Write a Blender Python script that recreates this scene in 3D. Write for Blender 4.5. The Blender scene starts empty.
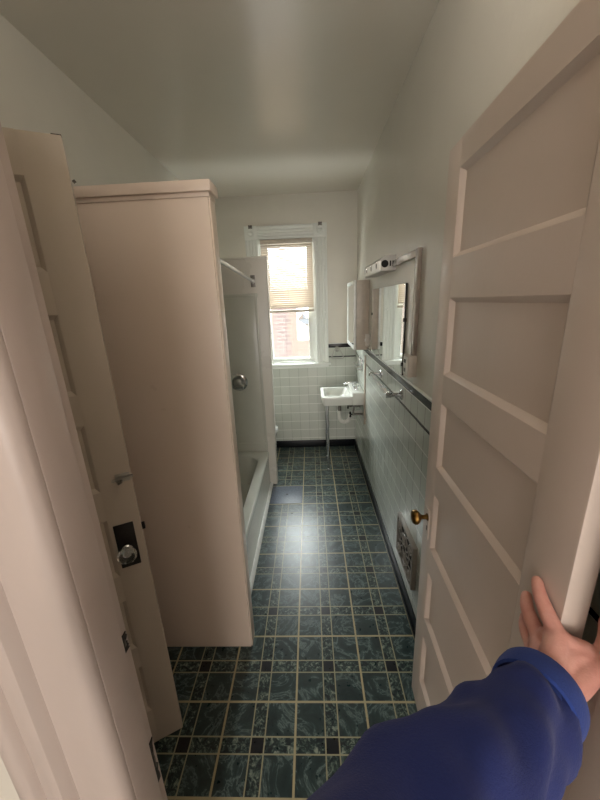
import bpy, bmesh, math, random
from mathutils import Vector, Matrix
random.seed(4)
C = bpy.context.scene.collection
PI = math.pi

# ------------------------------------------------------------------ materials
def lin(r, g, b):
    f = lambda c: (c/12.92 if c <= .04045 else ((c+.055)/1.055)**2.4)
    return (f(r/255), f(g/255), f(b/255), 1)

class NT:
    """small wrapper for building node trees"""
    def __init__(s, name):
        s.m = bpy.data.materials.new(name); s.m.use_nodes = True
        s.t = s.m.node_tree; s.b = s.t.nodes['Principled BSDF']; s.out = s.t.nodes['Material Output']
    def n(s, typ, **kw):
        nd = s.t.nodes.new(typ)
        for k, v in kw.items(): setattr(nd, k, v)
        return nd
    def l(s, a, b): s.t.links.new(a, b)
    def put(s, sock, v):
        if isinstance(v, bpy.types.NodeSocket): s.l(v, sock)
        else: sock.default_value = v
    def math(s, op, a, b=0.0, c=None):
        nd = s.n('ShaderNodeMath', operation=op)
        s.put(nd.inputs[0], a); s.put(nd.inputs[1], b)
        if c is not None: s.put(nd.inputs[2], c)
        return nd.outputs[0]
    def mix(s, fac, a, b):
        nd = s.n('ShaderNodeMix', data_type='RGBA')
        s.put(nd.inputs[0], fac); s.put(nd.inputs[6], a); s.put(nd.inputs[7], b)
        return nd.outputs[2]
    def coord(s): return s.n('ShaderNodeTexCoord').outputs['Object']
    def noise(s, vec, scale, detail=3, rough=.5, dist=0.0):
        nd = s.n('ShaderNodeTexNoise'); s.l(vec, nd.inputs['Vector'])
        nd.inputs['Scale'].default_value = scale; nd.inputs['Detail'].default_value = detail
        nd.inputs['Roughness'].default_value = rough; nd.inputs['Distortion'].default_value = dist
        return nd.outputs['Fac']
    def ramp(s, fac, stops):
        nd = s.n('ShaderNodeValToRGB'); s.l(fac, nd.inputs[0]); e = nd.color_ramp.elements
        while len(e) < len(stops): e.new(.5)
        for i, (p, c) in enumerate(stops): e[i].position = p; e[i].color = c
        return nd.outputs[0]
    def bump(s, h, strength=.2, dist=.01):
        nd = s.n('ShaderNodeBump'); s.l(h, nd.inputs['Height'])
        nd.inputs['Strength'].default_value = strength; nd.inputs['Distance'].default_value = dist
        s.l(nd.outputs[0], s.b.inputs['Normal'])
    def set(s, color=None, rough=None, metal=None, **kw):
        if color is not None: s.put(s.b.inputs['Base Color'], color)
        if rough is not None: s.put(s.b.inputs['Roughness'], rough)
        if metal is not None: s.put(s.b.inputs['Metallic'], metal)
        for k, v in kw.items(): s.put(s.b.inputs[k.replace('_', ' ')], v)
        return s.m

def paint(name, rgb, rough=.42, mottle=.06, bump=.12, scale=3.0, bscale=45, spec=.5):
    t = NT(name); co = t.coord()
    n1 = t.noise(co, scale, 4, .6)
    c = lin(*rgb); d = tuple(x*(1-mottle) for x in c[:3])+(1,); u = tuple(min(1, x*(1+mottle)) for x in c[:3])+(1,)
    col = t.ramp(n1, [(.3, d), (.7, u)])
    t.bump(t.math('ADD', t.noise(co, bscale, 4, .55), t.math('MULTIPLY', t.noise(co, 6, 3), 2.0)), bump, .004)
    t.set(col, t.math('ADD', t.math('MULTIPLY', n1, .12), rough-.06))
    t.b.inputs['Specular IOR Level'].default_value = spec
    return t.m

def plain(name, rgb, rough=.4, metal=0.0, var=.08, scale=20, **kw):
    t = NT(name); co = t.coord(); n1 = t.noise(co, scale, 3)
    c = lin(*rgb); d = tuple(x*(1-var) for x in c[:3])+(1,); u = tuple(min(1, x*(1+var)) for x in c[:3])+(1,)
    return t.set(t.ramp(n1, [(.3, d), (.7, u)]), rough, metal, **kw)

M = {}
M['wall'] = paint('wall_paint', (214, 209, 197), .36, .03, .16)
M['ceiling'] = paint('ceiling_paint', (216, 209, 196), .22, .03, .05, 1.5, 45, 1.0)
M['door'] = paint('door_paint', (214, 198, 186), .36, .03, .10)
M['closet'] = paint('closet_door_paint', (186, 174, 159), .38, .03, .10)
M['panel'] = paint('partition_paint', (222, 204, 188), .30, .02, .05)
M['panel_white'] = paint('partition_far_paint', (212, 208, 198), .28, .02, .05)
M['casing'] = paint('casing_paint', (190, 176, 168), .34, .03, .12)
M['window_paint'] = paint('window_paint', (226, 228, 222), .32, .02, .05)
M['hall'] = paint('hall_paint', (205, 192, 182), .6, .03, .1)
M['porcelain'] = plain('porcelain', (228, 229, 222), .12, 0, .02)
M['enamel'] = plain('tub_enamel', (214, 216, 208), .10, 0, .03, 8)
M['acrylic'] = plain('surround_acrylic', (196, 197, 186), .16, 0, .03, 6)
M['chrome'] = plain('chrome', (205, 206, 208), .12, 1, .03)
M['steel'] = plain('brushed_steel', (170, 168, 162), .3, 1, .08)
M['dull_metal'] = plain('dull_metal', (120, 116, 110), .4, 1, .25, 60)
M['iron'] = plain('black_iron', (26, 22, 20), .42, .3, .3, 90)
M['dark'] = plain('dark_hollow', (10, 10, 10), .8, 0)
M['brass'] = plain('aged_brass', (122, 92, 48), .32, 1, .2, 40)
M['pvc'] = plain('white_pvc', (225, 224, 216), .35)
M['black_tile'] = plain('black_glazed_tile', (9, 10, 11), .22, 0, .2, Specular_IOR_Level=.25)
M['base'] = plain('black_baseboard', (12, 15, 19), .3, 0, .3, Specular_IOR_Level=.3)
M['box_paint'] = plain('beige_box_paint', (200, 190, 178), .35)
M['raceway'] = plain('grey_raceway_paint', (150, 138, 128), .25, .25)
M['stone'] = plain('weathered_stone', (30, 31, 34), .9)
M['vent'] = plain('grey_vent_paint', (140, 134, 126), .35, .2)
M['cabinet'] = plain('cabinet_paint', (196, 182, 166), .35)
M['white_gloss'] = plain('white_gloss', (235, 236, 232), .2)
M['skin'] = None
M['slot'] = M['dark']

def mirror_mat():
    t = NT('mirror_silver'); return t.set((.82, .85, .83, 1), .015, 1)
M['mirror'] = mirror_mat()

def glass_mat(name, tint=(.93, .96, .95, 1), refl=.07):
    t = NT(name)
    tr = t.n('ShaderNodeBsdfTransparent'); tr.inputs[0].default_value = tint
    gl = t.n('ShaderNodeBsdfGlossy'); gl.inputs['Roughness'].default_value = .02
    mx = t.n('ShaderNodeMixShader'); mx.inputs[0].default_value = refl
    t.l(tr.outputs[0], mx.inputs[1]); t.l(gl.outputs[0], mx.inputs[2]); t.l(mx.outputs[0], t.out.inputs['Surface'])
    return t.m
M['glass'] = glass_mat('window_glass')
def crystal():
    t = NT('knob_crystal'); return t.set((.95, .95, .93, 1), .03, 0, Transmission_Weight=1.0)
M['crystal'] = crystal()

def slat_mat():
    t = NT('blind_slat')
    d = t.n('ShaderNodeBsdfDiffuse'); d.inputs[0].default_value = lin(205, 190, 172)
    tr = t.n('ShaderNodeBsdfTranslucent'); tr.inputs[0].default_value = lin(104, 96, 88)
    mx = t.n('ShaderNodeMixShader'); mx.inputs[0].default_value = .28
    t.l(d.outputs[0], mx.inputs[1]); t.l(tr.outputs[0], mx.inputs[2]); t.l(mx.outputs[0], t.out.inputs['Surface'])
    return t.m
M['slat'] = slat_mat()
M['rail'] = plain('blind_rail', (190, 178, 162), .4)

def skin_mat():
    t = NT('skin'); co = t.coord()
    col = t.ramp(t.noise(co, 28, 4, .6), [(.25, lin(200, 136, 122)), (.6, lin(218, 160, 146)), (.85, lin(228, 176, 162))])
    t.bump(t.math('ADD', t.noise(co, 260, 4), t.noise(co, 60, 3)), .25, .002)
    return t.set(col, .5, 0, Subsurface_Weight=.12, Subsurface_Radius=(.01, .004, .002))
M['skin'] = skin_mat()
M['nail'] = plain('fingernail', (226, 176, 160), .3)

def fabric():
    t = NT('blue_sweatshirt_cotton'); co = t.coord()
    n = t.noise(co, 380, 3, .7)
    col = t.mix(t.math('MULTIPLY', n, .6), lin(17, 33, 96), lin(31, 53, 130))
    t.bump(t.math('ADD', n, t.math('MULTIPLY', t.noise(co, 14, 3), 3.0)), .3, .003)
    return t.set(col, .9, 0, Sheen_Weight=.08)
M['fabric'] = fabric()
def fabric2():
    t = NT('blue_cuff_cotton'); co = t.coord()
    col = t.mix(t.math('MULTIPLY', t.noise(co, 380, 3), .6), lin(24, 50, 122), lin(44, 76, 165))
    t.bump(t.noise(co, 300, 3), .3, .002)
    return t.set(col, .9, 0, Sheen_Weight=.08)
M['cuff'] = fabric2()

T = .3048
def floor_mat():
    t = NT('marbled_vinyl_tile'); co = t.coord()
    sp = t.n('ShaderNodeSeparateXYZ'); t.l(co, sp.inputs[0])
    u = t.math('DIVIDE', sp.outputs[0], T); v = t.math('DIVIDE', sp.outputs[1], T)
    fu = t.math('FRACT', t.math('ADD', u, 40)); fv = t.math('FRACT', t.math('ADD', v, 40))
    def near(f, c, w): return t.math('COMPARE', f, c, w)
    def mx(*a):
        r = a[0]
        for b in a[1:]: r = t.math('MAXIMUM', r, b)
        return r
    a, b = .407, .589
    thick = mx(near(fu, 0, .0145), near(fu, 1, .0145), near(fv, 0, .0145), near(fv, 1, .0145))
    thin = mx(near(fu, a, .0085), near(fu, b, .0085), near(fv, a, .0085), near(fv, b, .0085))
    mid, hw = (a+b)/2, (b-a)/2
    su, sv = near(fu, mid, hw), near(fv, mid, hw)
    strip = t.math('MAXIMUM', su, sv); cross = t.math('MULTIPLY', su, sv)
    # one random offset per printed cell so veins stop at the joints
    cellu = t.math('ADD', t.math('FLOOR', u), t.math('MULTIPLY', t.math('GREATER_THAN', fu, mid), .5))
    cellv = t.math('ADD', t.math('FLOOR', v), t.math('MULTIPLY', t.math('GREATER_THAN', fv, mid), .5))
    cb = t.n('ShaderNodeCombineXYZ'); t.l(cellu, cb.inputs[0]); t.l(cellv, cb.inputs[1])
    wn = t.n('ShaderNodeTexWhiteNoise', noise_dimensions='3D'); t.l(cb.outputs[0], wn.inputs['Vector'])
    sc = t.n('ShaderNodeVectorMath', operation='MULTIPLY'); t.l(wn.outputs['Color'], sc.inputs[0]); sc.inputs[1].default_value = (7, 7, 7)
    ad = t.n('ShaderNodeVectorMath', operation='ADD'); t.l(co, ad.inputs[0]); t.l(sc.outputs[0], ad.inputs[1])
    pv = ad.outputs[0]
    n1 = t.noise(pv, 7, 6, .66, 1.3)
    vein = t.math('ABSOLUTE', t.math('SUBTRACT', n1, .5))
    veins = t.ramp(vein, [(0, lin(122, 138, 134)), (.010, lin(84, 102, 100)), (.04, lin(46, 62, 62)), (.16, lin(30, 44, 45)), (.3, lin(22, 34, 36))])
    blot = t.noise(pv, 13, 3, .5, .5)
    marble = t.mix(t.math('MULTIPLY', blot, .55), veins, lin(22, 34, 36))
    marble = t.mix(t.math('MULTIPLY', wn.outputs['Value'], .25), marble, lin(34, 50, 50))
    n2 = t.noise(pv, 55, 3, .7, .8)
    peb = t.ramp(n2, [(.36, lin(16, 24, 28)), (.5, lin(34, 50, 50)), (.58, lin(84, 98, 90)), (.68, lin(136, 144, 130))])
    col = t.mix(strip, marble, peb)
    col = t.mix(cross, col, lin(10, 13, 20))
    col = t.mix(thin, col, lin(150, 146, 118))
    col = t.mix(thick, col, lin(168, 156, 122))
    h = t.math('SUBTRACT', t.math('MULTIPLY', t.noise(co, 30, 3), .35), t.math('MAXIMUM', thick, thin))
    t.bump(h, .12, .002)
    t.set(col, t.math('ADD', t.math('MULTIPLY', t.noise(co, 40, 3), .16), .22))
    t.b.inputs['Specular IOR Level'].default_value = .42
    return t.m
M['floor'] = floor_mat()

def tile_mat(name, ax, zr, vj, lo, hi):
    t = NT(name); co = t.coord()
    sp = t.n('ShaderNodeSeparateXYZ'); t.l(co, sp.inputs[0])
    S = .1085
    u = t.math('DIVIDE', sp.outputs[ax], S); v = t.math('DIVIDE', t.math('SUBTRACT', sp.outputs[2], zr), S)
    fu = t.math('FRACT', t.math('ADD', u, 60.35)); fv = t.math('FRACT', t.math('ADD', v, 60))
    g = None
    jh = t.math('MAXIMUM', t.math('COMPARE', fv, 0, .02), t.math('COMPARE', fv, 1, .02))
    jv = t.math('MAXIMUM', t.math('COMPARE', fu, 0, .016), t.math('COMPARE', fu, 1, .016))
    cb = t.n('ShaderNodeCombineXYZ'); t.l(t.math('FLOOR', t.math('ADD', u, 60.35)), cb.inputs[0]); t.l(t.math('FLOOR', t.math('ADD', v, 60)), cb.inputs[1])
    wn = t.n('ShaderNodeTexWhiteNoise', noise_dimensions='2D'); t.l(cb.outputs[0], wn.inputs['Vector'])
    c0 = t.mix(wn.outputs['Value'], lo, hi)
    c1 = t.mix(t.math('MULTIPLY', t.noise(co, 50, 4, .7), .35), c0, tuple(x*.8 for x in lo[:3])+(1,))
    col = t.mix(jv, c1, vj); col = t.mix(jh, col, lin(240, 240, 234))
    # each glazed tile sits a hair out of plane
    tilt = t.math('ADD', t.math('MULTIPLY', fu, t.math('SUBTRACT', wn.outputs['Value'], .5)), t.math('MULTIPLY', t.noise(co, 18, 2), .4))
    t.bump(t.math('SUBTRACT', tilt, t.math('MULTIPLY', t.math('MAXIMUM', jh, jv), .5)), .22, .004)
    return t.set(col, .17)
M['tile_x'] = tile_mat('white_wall_tile_back', 0, 1.098, lin(150, 153, 144), lin(190, 194, 184), lin(200, 203, 194))
M['tile_y'] = tile_mat('white_wall_tile_side', 1, 1.131, lin(96, 98, 92), lin(182, 187, 177), lin(198, 202, 192))

def brick_mat():
    t = NT('red_brick'); co = t.coord()
    mp = t.n('ShaderNodeMapping'); mp.inputs['Rotation'].default_value = (PI/2, 0, 0); t.l(co, mp.inputs[0])
    b = t.n('ShaderNodeTexBrick'); t.l(mp.outputs[0], b.inputs['Vector'])
    b.inputs['Scale'].default_value = 1; b.inputs['Brick Width'].default_value = .215; b.inputs['Row Height'].default_value = .075
    b.inputs['Mortar Size'].default_value = .010; b.inputs['Color1'].default_value = (.0165, .0046, .0030, 1)
    b.inputs['Color2'].default_value = (.0120, .0032, .0021, 1); b.inputs['Mortar'].default_value = (.0225, .0165, .0130, 1)
    sp = t.n('ShaderNodeSeparateXYZ'); t.l(co, sp.inputs[0])
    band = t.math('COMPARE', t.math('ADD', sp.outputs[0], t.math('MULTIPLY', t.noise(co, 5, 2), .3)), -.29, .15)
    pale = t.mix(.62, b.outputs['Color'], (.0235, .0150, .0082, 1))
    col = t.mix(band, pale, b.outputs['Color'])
    return t.set(col, .9)
M['brick'] = brick_mat()

# ------------------------------------------------------------------ mesh helpers
class MB:
    def __init__(s): s.bm = bmesh.new(); s.mats = []
    def _mi(s, m):
        if m not in s.mats: s.mats.append(m)
        return s.mats.index(m)
    def box(s, x0, x1, y0, y1, z0, z1, bev=0.0, m=None, mtx=None, seg=2):
        b = bmesh.new()
        bmesh.ops.create_cube(b, size=1)
        for v in b.verts:
            v.co = Vector(((x0+x1)/2+v.co.x*(x1-x0), (y0+y1)/2+v.co.y*(y1-y0), (z0+z1)/2+v.co.z*(z1-z0)))
        if bev > 0:
            bmesh.ops.bevel(b, geom=b.edges[:], offset=bev, segments=seg, affect='EDGES', profile=.6)
        s.add(b, m, mtx); return s
    def add(s, b, m=None, mtx=None):
        if mtx is not None: b.transform(mtx)
        bmesh.ops.recalc_face_normals(b, faces=b.faces[:])
        mi = s._mi(m); vm = {}
        for v in b.verts: vm[v] = s.bm.verts.new(v.co)
        for f in b.faces:
            try:
                nf = s.bm.faces.new([vm[v] for v in f.verts]); nf.material_index = mi; nf.smooth = f.smooth
            except ValueError: pass
        b.free(); return s
    def loft(s, loops, cap0=True, cap1=True, m=None, closed=True, smooth=True, mtx=None):
        b = bmesh.new(); rows = [[b.verts.new(p) for p in lp] for lp in loops]
        n = len(rows[0])
        for a, c in zip(rows, rows[1:]):
            for i in range(n if closed else n-1):
                j = (i+1) % n
                f = b.faces.new((a[i], a[j], c[j], c[i])); f.smooth = smooth
        if cap0: b.faces.new(rows[0][::-1])
        if cap1: b.faces.new(rows[-1])
        s.add(b, m, mtx); return s
    def tube(s, pts, r, n=12, m=None, mtx=None, flat=1.0, up=None, caps=True):
        pts = [Vector(p) for p in pts]; rr = r if isinstance(r, (list, tuple)) else [r]*len(pts)
        loops = []; prev = None
        for i, p in enumerate(pts):
            d = (pts[min(i+1, len(pts)-1)]-pts[max(i-1, 0)]).normalized()
            if prev is None:
                a = Vector(up) if up else (Vector((0, 0, 1)) if abs(d.z) < .9 else Vector((1, 0, 0)))
                x = d.cross(a).normalized()
            else:
                x = (prev-d*prev.dot(d)).normalized()
            prev = x; y = d.cross(x)
            loops.append([p+x*math.cos(k*2*PI/n)*rr[i]+y*math.sin(k*2*PI/n)*rr[i]*flat for k in range(n)])
        return s.loft(loops, caps, caps, m, mtx=mtx)
    def lathe(s, prof, mtx=None, n=28, m=None):
        """prof: (radius, height) pairs turned about local z"""
        loops = [[(max(r, 1e-4)*math.cos(k*2*PI/n), max(r, 1e-4)*math.sin(k*2*PI/n), h) for k in range(n)] for r, h in prof]
        return s.loft(loops, True, True, m, mtx=mtx)
    def prism(s, poly, h0, h1, axis='z', m=None, mtx=None):
        def P(a, b, h): return {'z': (a, b, h), 'y': (a, h, b), 'x': (h, a, b)}[axis]
        return s.loft([[P(a, b, h0) for a, b in poly], [P(a, b, h1) for a, b in poly]], m=m, smooth=False, mtx=mtx)
    def build(s, name, m, parent=None, mtx=None):
        bmesh.ops.recalc_face_normals(s.bm, faces=s.bm.faces[:])
        me = bpy.data.meshes.new(name); s.bm.to_mesh(me); s.bm.free()
        mats = [x if x is not None else m for x in s.mats] or [m]
        if mats[0] is None: mats[0] = m
        for x in mats: me.materials.append(x)
        try: me.set_sharp_from_angle(angle=math.radians(38))
        except Exception: pass
        o = bpy.data.objects.new(name, me); C.objects.link(o)
        if parent is not None: o.parent = parent
        elif mtx is not None: o.matrix_world = mtx
        return o

# every mesh is built in world coordinates; a thing's Empty sits at its base and its parts are moved into its frame
def build(mb, name, m, parent=None, origin=None):
    """origin: base point for a top-level mesh; a child takes its parent's base"""
    base = Vector(parent['_w']) if parent is not None else (Vector(origin) if origin else Vector((0, 0, 0)))
    if base.length > 0: bmesh.ops.translate(mb.bm, verts=mb.bm.verts[:], vec=-base)
    o = mb.build(name, m)
    if parent is not None: o.parent = parent
    else: o.location = base
    o['_w'] = list(base); return o
def empty(name, loc, label, cat, group=None):
    o = bpy.data.objects.new(name, None); C.objects.link(o); o.location = loc; o['_w'] = list(loc)
    o.empty_display_size = .05
    return tag(o, label, cat, group)
def tag(o, label, cat, group=None):
    o['label'] = label; o['category'] = cat
    if group: o['group'] = group
    return o
def struct(mb, name, m, label=None, cat=None, origin=None):
    o = build(mb, name, m, None, origin); o['kind'] = 'structure'
    if label: tag(o, label, cat)
    return o
def rr(cx, cy, hx, hy, r, z, n=8):
    """rounded rectangle loop"""
    pts = []
    for (sx, sy, a0) in ((1, 1, 0), (-1, 1, PI/2), (-1, -1, PI), (1, -1, 3*PI/2)):
        for k in range(n+1):
            a = a0+k*PI/2/n
            pts.append((cx+sx*(hx-r)+r*math.cos(a), cy+sy*(hy-r)+r*math.sin(a), z))
    return pts
def frame(o, ex, ey, ez):
    m = Matrix.Identity(4)
    for i, e in enumerate((ex, ey, ez)):
        for j in range(3): m[j][i] = e[j]
    for j in range(3): m[j][3] = o[j]
    return m

# ------------------------------------------------------------------ room shell
RW, LW, BW, FW, H = .63, -.97, 2.74, -.66, 2.76
FT = .075                                    # thickness of the doorway wall
OL, OR, OH = -.184, .534, 2.16               # doorway opening
WX0, WX1, WZ0, WZ1 = -.40, .182, 1.05, 2.352  # window opening

struct(MB().box(-1.6, 1.6, -6, BW+.12, -.06, 0), 'floor', M['floor'], 'dark green marbled vinyl floor with cream joint lines', 'floor')
struct(MB().box(-1.6, 1.6, -6, BW+.12, H, H+.06), 'ceiling', M['ceiling'], 'off-white semi-gloss plaster ceiling', 'ceiling')
b = MB().box(RW, RW+.12, FW-FT, BW+.12, 0, H)
struct(b, 'wall_right', M['wall'], 'glossy off-white plaster wall above the side tiles', 'wall')
b = MB().box(LW-.12, WX0, BW, BW+.12, 0, H).box(WX1, RW, BW, BW+.12, 0, H).box(WX0, WX1, BW, BW+.12, 0, WZ0).box(WX0, WX1, BW, BW+.12, WZ1, H)
struct(b, 'wall_back', M['wall'], 'off-white plaster wall around the window', 'wall')
CY0, CY1, CH = -.36, .20, 2.145              # linen-closet opening in the left wall
b = MB().box(LW-.12, LW, FW, CY0, 0, H).box(LW-.12, LW, CY1, BW, 0, H).box(LW-.12, LW, CY0, CY1, CH, H)
b.box(LW-.55, LW-.53, CY0-.1, CY1+.1, 0, H).box(LW-.55, LW-.12, CY0-.12, CY0-.1, 0, H).box(LW-.55, LW-.12, CY1+.1, CY1+.12, 0, H)
struct(b, 'wall_left', M['wall'], 'off-white plaster wall behind the open closet door', 'wall')
struct(MB().box(-1.6, OL-.02, FW-FT, FW, 0, H), 'wall_front_left', M['wall'])
struct(MB().box(OR+.02, 1.6, FW-FT, FW, 0, H), 'wall_front_right', M['wall'])
struct(MB().box(OL-.02, OR+.02, FW-FT, FW, OH+.02, H), 'wall_front_top', M['wall'])
b = MB().box(-1.6, 1.6, -6.06, -6, 0, H); struct(b, 'wall_hall_back', M['hall'])
b = MB().box(-1.66, -1.6, -6, FW-FT, 0, H); struct(b, 'wall_hall_left', M['hall'])
b = MB().box(1.6, 1.66, -6, FW-FT, 0, H); struct(b, 'wall_hall_right', M['hall'])

# tile wainscot: white field, black pencil line, black cap band
def wains(name, ax, lab):
    b = MB()
    def seg(z0, z1, d, m, bev=.0015):
        if ax == 'y': b.box(RW-d, RW, FW, BW-.0001, z0, z1, bev, m)
        else:
            if z0 >= WZ0-.06:
                b.box(LW, WX0-.12, BW-d, BW, z0, z1, bev, m); b.box(WX1+.13, RW, BW-d, BW, z0, z1, bev, m)
            else:
                b.box(LW, RW, BW-d, BW, z0, z1, bev, m)
    fm = M['tile_y'] if ax == 'y' else M['tile_x']
    seg(.09, 1.0, .008, fm, 0)
    z1, z2, z3, z4 = (1.131, 1.145, 1.245, 1.284) if ax == 'y' else (1.098, 1.111, 1.207, 1.250)
    seg(1.0, z1, .008, fm, 0); seg(z1, z2, .0095, M['black_tile']); seg(z2, z3, .008, fm, 0)
    seg(z3, z4, .011, M['black_tile']); seg(z4, z4+.010, .014, M['white_gloss'], .004)
    return struct(b, name, fm, lab, 'wall tile')
wains('trim_1', 'y', 'white tile wainscot with black bands along the side wall')
wains('trim_2', 'x', 'white tile wainscot with black bands under the window')
struct(MB().box(RW-.014, RW, FW, BW, 0, .095, .004).box(RW-.024, RW-.012, FW, BW, 0, .018, .005), 'baseboard_right', M['base'], 'black baseboard along the tiled side wall', 'baseboard')
struct(MB().box(LW, RW-.014, BW-.014, BW, 0, .088, .004), 'baseboard_back', M['base'], 'black baseboard under the window wall', 'baseboard')

# ------------------------------------------------------------------ doorway jambs and casings (camera side)
def casing_prof(x_in, sgn):
    """plan profile of the hall-side casing, measured away from the opening"""
    pts = [(0, 0), (0, -.005), (.0015, -.009), (.004, -.0135), (.008, -.017), (.014, -.0195), (.022, -.0205), (.066, -.0165), (.074, -.0125), (.078, -.0190), (.084, -.0255), (.092, -.0265),
           (.114, -.0205), (.122, -.0145), (.127, -.0225), (.134, -.026), (.150, -.024), (.154, -.020), (.154, 0)]
    return [(x_in-sgn*a, FW-FT+c) for a, c in pts]
b = MB().box(OL-.02, OL, FW-FT, FW, 0, OH).box(OL-.02, OL+.011, FW-FT, FW-.024, 0, OH, .003)
b.prism(casing_prof(OL+.010, 1), 0, OH+.12)
b.box(OL-.13, OL-.022, FW, FW+.018, 0, OH+.12, .004)
struct(b, 'trim_3', M['casing'], 'glossy painted door jamb and moulded casing filling the lower left foreground', 'door frame')
b = MB().box(OR, OR+.02, FW-FT, FW, 0, OH).box(OR-.011, OR+.02, FW-FT, FW-.024, 0, OH, .003)
b.prism(casing_prof(OR-.010, -1), 0, OH+.12)
struct(b, 'trim_4', M['casing'], 'painted door jamb at the lower right beside the gripped door', 'door frame')
struct(MB().box(OL-.02, OR+.02, FW-FT-.02, FW, OH, OH+.02).box(OL-.12, OR+.12, FW-FT-.02, FW-FT, OH+.02, OH+.12, .004), 'trim_5', M['casing'])
b = MB().box(LW, LW+.016, CY0-.1, CY0, 0, CH+.1, .003).box(LW, LW+.016, CY0, CY1, CH, CH+.1, .003)
struct(b, 'trim_6', M['casing'])

def strike(label, zc, h, seed):
    """iron strike left in the jamb, paint flaked around it"""
    rnd = random.Random(seed); y = FW-.012
    b = MB(); n = 9
    L = [(y-.006-rnd.random()*.005, zc-h/2+h*i/n) for i in range(n+1)]
    Rr = [(y+.004+rnd.random()*.007, zc-h/2+h*i/n) for i in range(n+1)]
    X0 = OL
    b.prism(L+Rr[::-1], X0-.0015, X0+.0016, 'x')
    o = build(b, 'strike_plate', M['iron'], None, (OL, y, zc-h/2)); tag(o, label, 'strike plate')
    s = MB().box(X0+.001, X0+.004, y-.002, y+.002, zc-h*.1, zc+h*.28, .001)
    build(s, 'keeper', M['dull_metal'], o)
strike('small dark strike plate on the left jamb, the upper one', 1.225, .032, 3)
strike('long rusty dark strike plate on the left jamb near the bottom of the photo', .948, .10, 8)

# ------------------------------------------------------------------ six-panel doors
def door_leaf(W, Ht, th, s0, s1, panels, z0=.01):
    """local: x along width from the latch edge, y = 0 front face (normal -y), z up"""
    b = MB(); bev = .003
    b.box(0, s0, 0, th, z0, Ht, bev); b.box(W-s1, W, 0, th, z0, Ht, bev)
    zs = [z0]+[z for p in sorted(panels) for z in p]+[Ht]
    for a, c in zip(zs[::2], zs[1::2]): b.box(s0-.001, W-s1+.001, 0.0003, th-.0003, a, c)
    d, w = .013, .013
    for a, c in panels:
        b.box(s0-.001, W-s1+.001, d, th-d, a-.001, c+.001)
        for (f0, f1) in ((.0008, d), (th-.0008, th-d)):     # bevelled sticking round the panel, both faces
            i0 = [(s0, f0, a), (W-s1, f0, a), (W-s1, f0, c), (s0, f0, c)]
            m1 = [(s0+w*.35, f0*.75+f1*.25, a+w*.35), (W-s1-w*.35, f0*.75+f1*.25, a+w*.35), (W-s1-w*.35, f0*.75+f1*.25, c-w*.35), (s0+w*.35, f0*.75+f1*.25, c-w*.35)]
            i1 = [(s0+w, f1, a+w), (W-s1-w, f1, a+w), (W-s1-w, f1, c-w), (s0+w, f1, c-w)]
            b.loft([i0, m1, i1], False, False, smooth=False)
    return b
PAN = [(2.034, 1.815), (1.708, 1.482), (1.390, 1.166), (1.064, .842), (.738, .518), (.425, .190)]
PAN = [(min(p), max(p)) for p in PAN]

# right-hand door, gripped by the hand; held open against the side wall
far = Vector((.525, .058, 0)); near_b = Vector((.506, -.620, 0))
ex = (near_b-far).normalized(); lean = -.002
ez = Vector((lean, 0, 1)).normalized(); ey = ez.cross(ex).normalized()   # points into the wall
W1 = (near_b-far).length
DM = frame(far, ex, ey, ez)
def child(mb, name, m, parent):
    o = mb.build(name, m); o.parent = parent; return o
b = door_leaf(W1, 2.102, .040, .090, .108, PAN)
d1 = b.build('door_1', M['door'], None, DM); d1['kind'] = 'structure'
tag(d1, 'painted six-panel door with brass knob, held open by the hand', 'door')
yx = frame((0, 0, 0), (1, 0, 0), (0, 0, 1), (0, -1, 0))        # lathe axis -> local -y
kx, kz = .050, .945
k = MB().lathe([(.0, -.002), (.013, -.002), (.014, .004), (.009, .008), (.008, .020), (.010, .026), (.020, .032), (.0265, .040), (.0265, .050), (.021, .057), (.008, .061), (0, .0612)],
               Matrix.Translation((kx, 0, kz)) @ yx)
kn = child(k, 'knob', M['brass'], d1); kn['label'] = 'aged brass knob'
p = MB().box(kx-.017, kx+.017, -.0022, .001, kz-.085, kz+.035, .001); pl = child(p, 'escutcheon', M['door'], d1)
p = MB().box(kx-.003, kx+.003, -.0035, .001, kz-.055, kz-.036, .001); child(p, 'keyhole', M['dark'], d1)
h = MB()
child(MB().tube([(W1+.004, .040, .30), (W1+.004, .040, .39)], .006), 'hinge', M['door'], d1)
child(MB().tube([(W1+.004, .040, 1.78), (W1+.004, .040, 1.87)], .006), 'hinge', M['door'], d1)

# left-hand closet door
f = Vector((-.476, -.101, 0)); e = Vector((-.89, -.456, 0)).normalized()
n_ = Vector((-e.y, e.x, 0)); n_ = -n_ if n_.dot(Vector((.577, -.93, 0))) < 0 else n_
DM2 = frame(f, e, -n_, (0, 0, 1))
W2 = .545
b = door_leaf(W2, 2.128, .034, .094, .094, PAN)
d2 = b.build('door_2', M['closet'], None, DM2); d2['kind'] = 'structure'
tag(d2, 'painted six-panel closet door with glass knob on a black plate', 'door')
pz, px = .955, .052
p = MB().box(px-.030, px+.030, -.004, .001, pz-.083, pz+.083, .0025); pl = child(p, 'knob_plate', M['iron'], d2); pl['label'] = 'black iron knob plate'
yx2 = Matrix.Translation((px+.002, 0, pz-.012)) @ yx
child(MB().lathe([(.0, .003), (.016, .003), (.018, .010), (.012, .016), (.011, .024), (0, .024)], yx2), 'knob_collar', M['chrome'], d2)
child(MB().lathe([(.010, .022), (.022, .026), (.029, .034), (.029, .046), (.021, .056), (.009, .058), (0, .058)], yx2, n=12), 'glass_knob', M['crystal'], d2)['label'] = 'faceted clear glass knob'
child(MB().box(px-.004, px+.004, -.0055, -.0035, pz-.062, pz-.044, .001), 'keyhole', M['dark'], d2)
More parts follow.
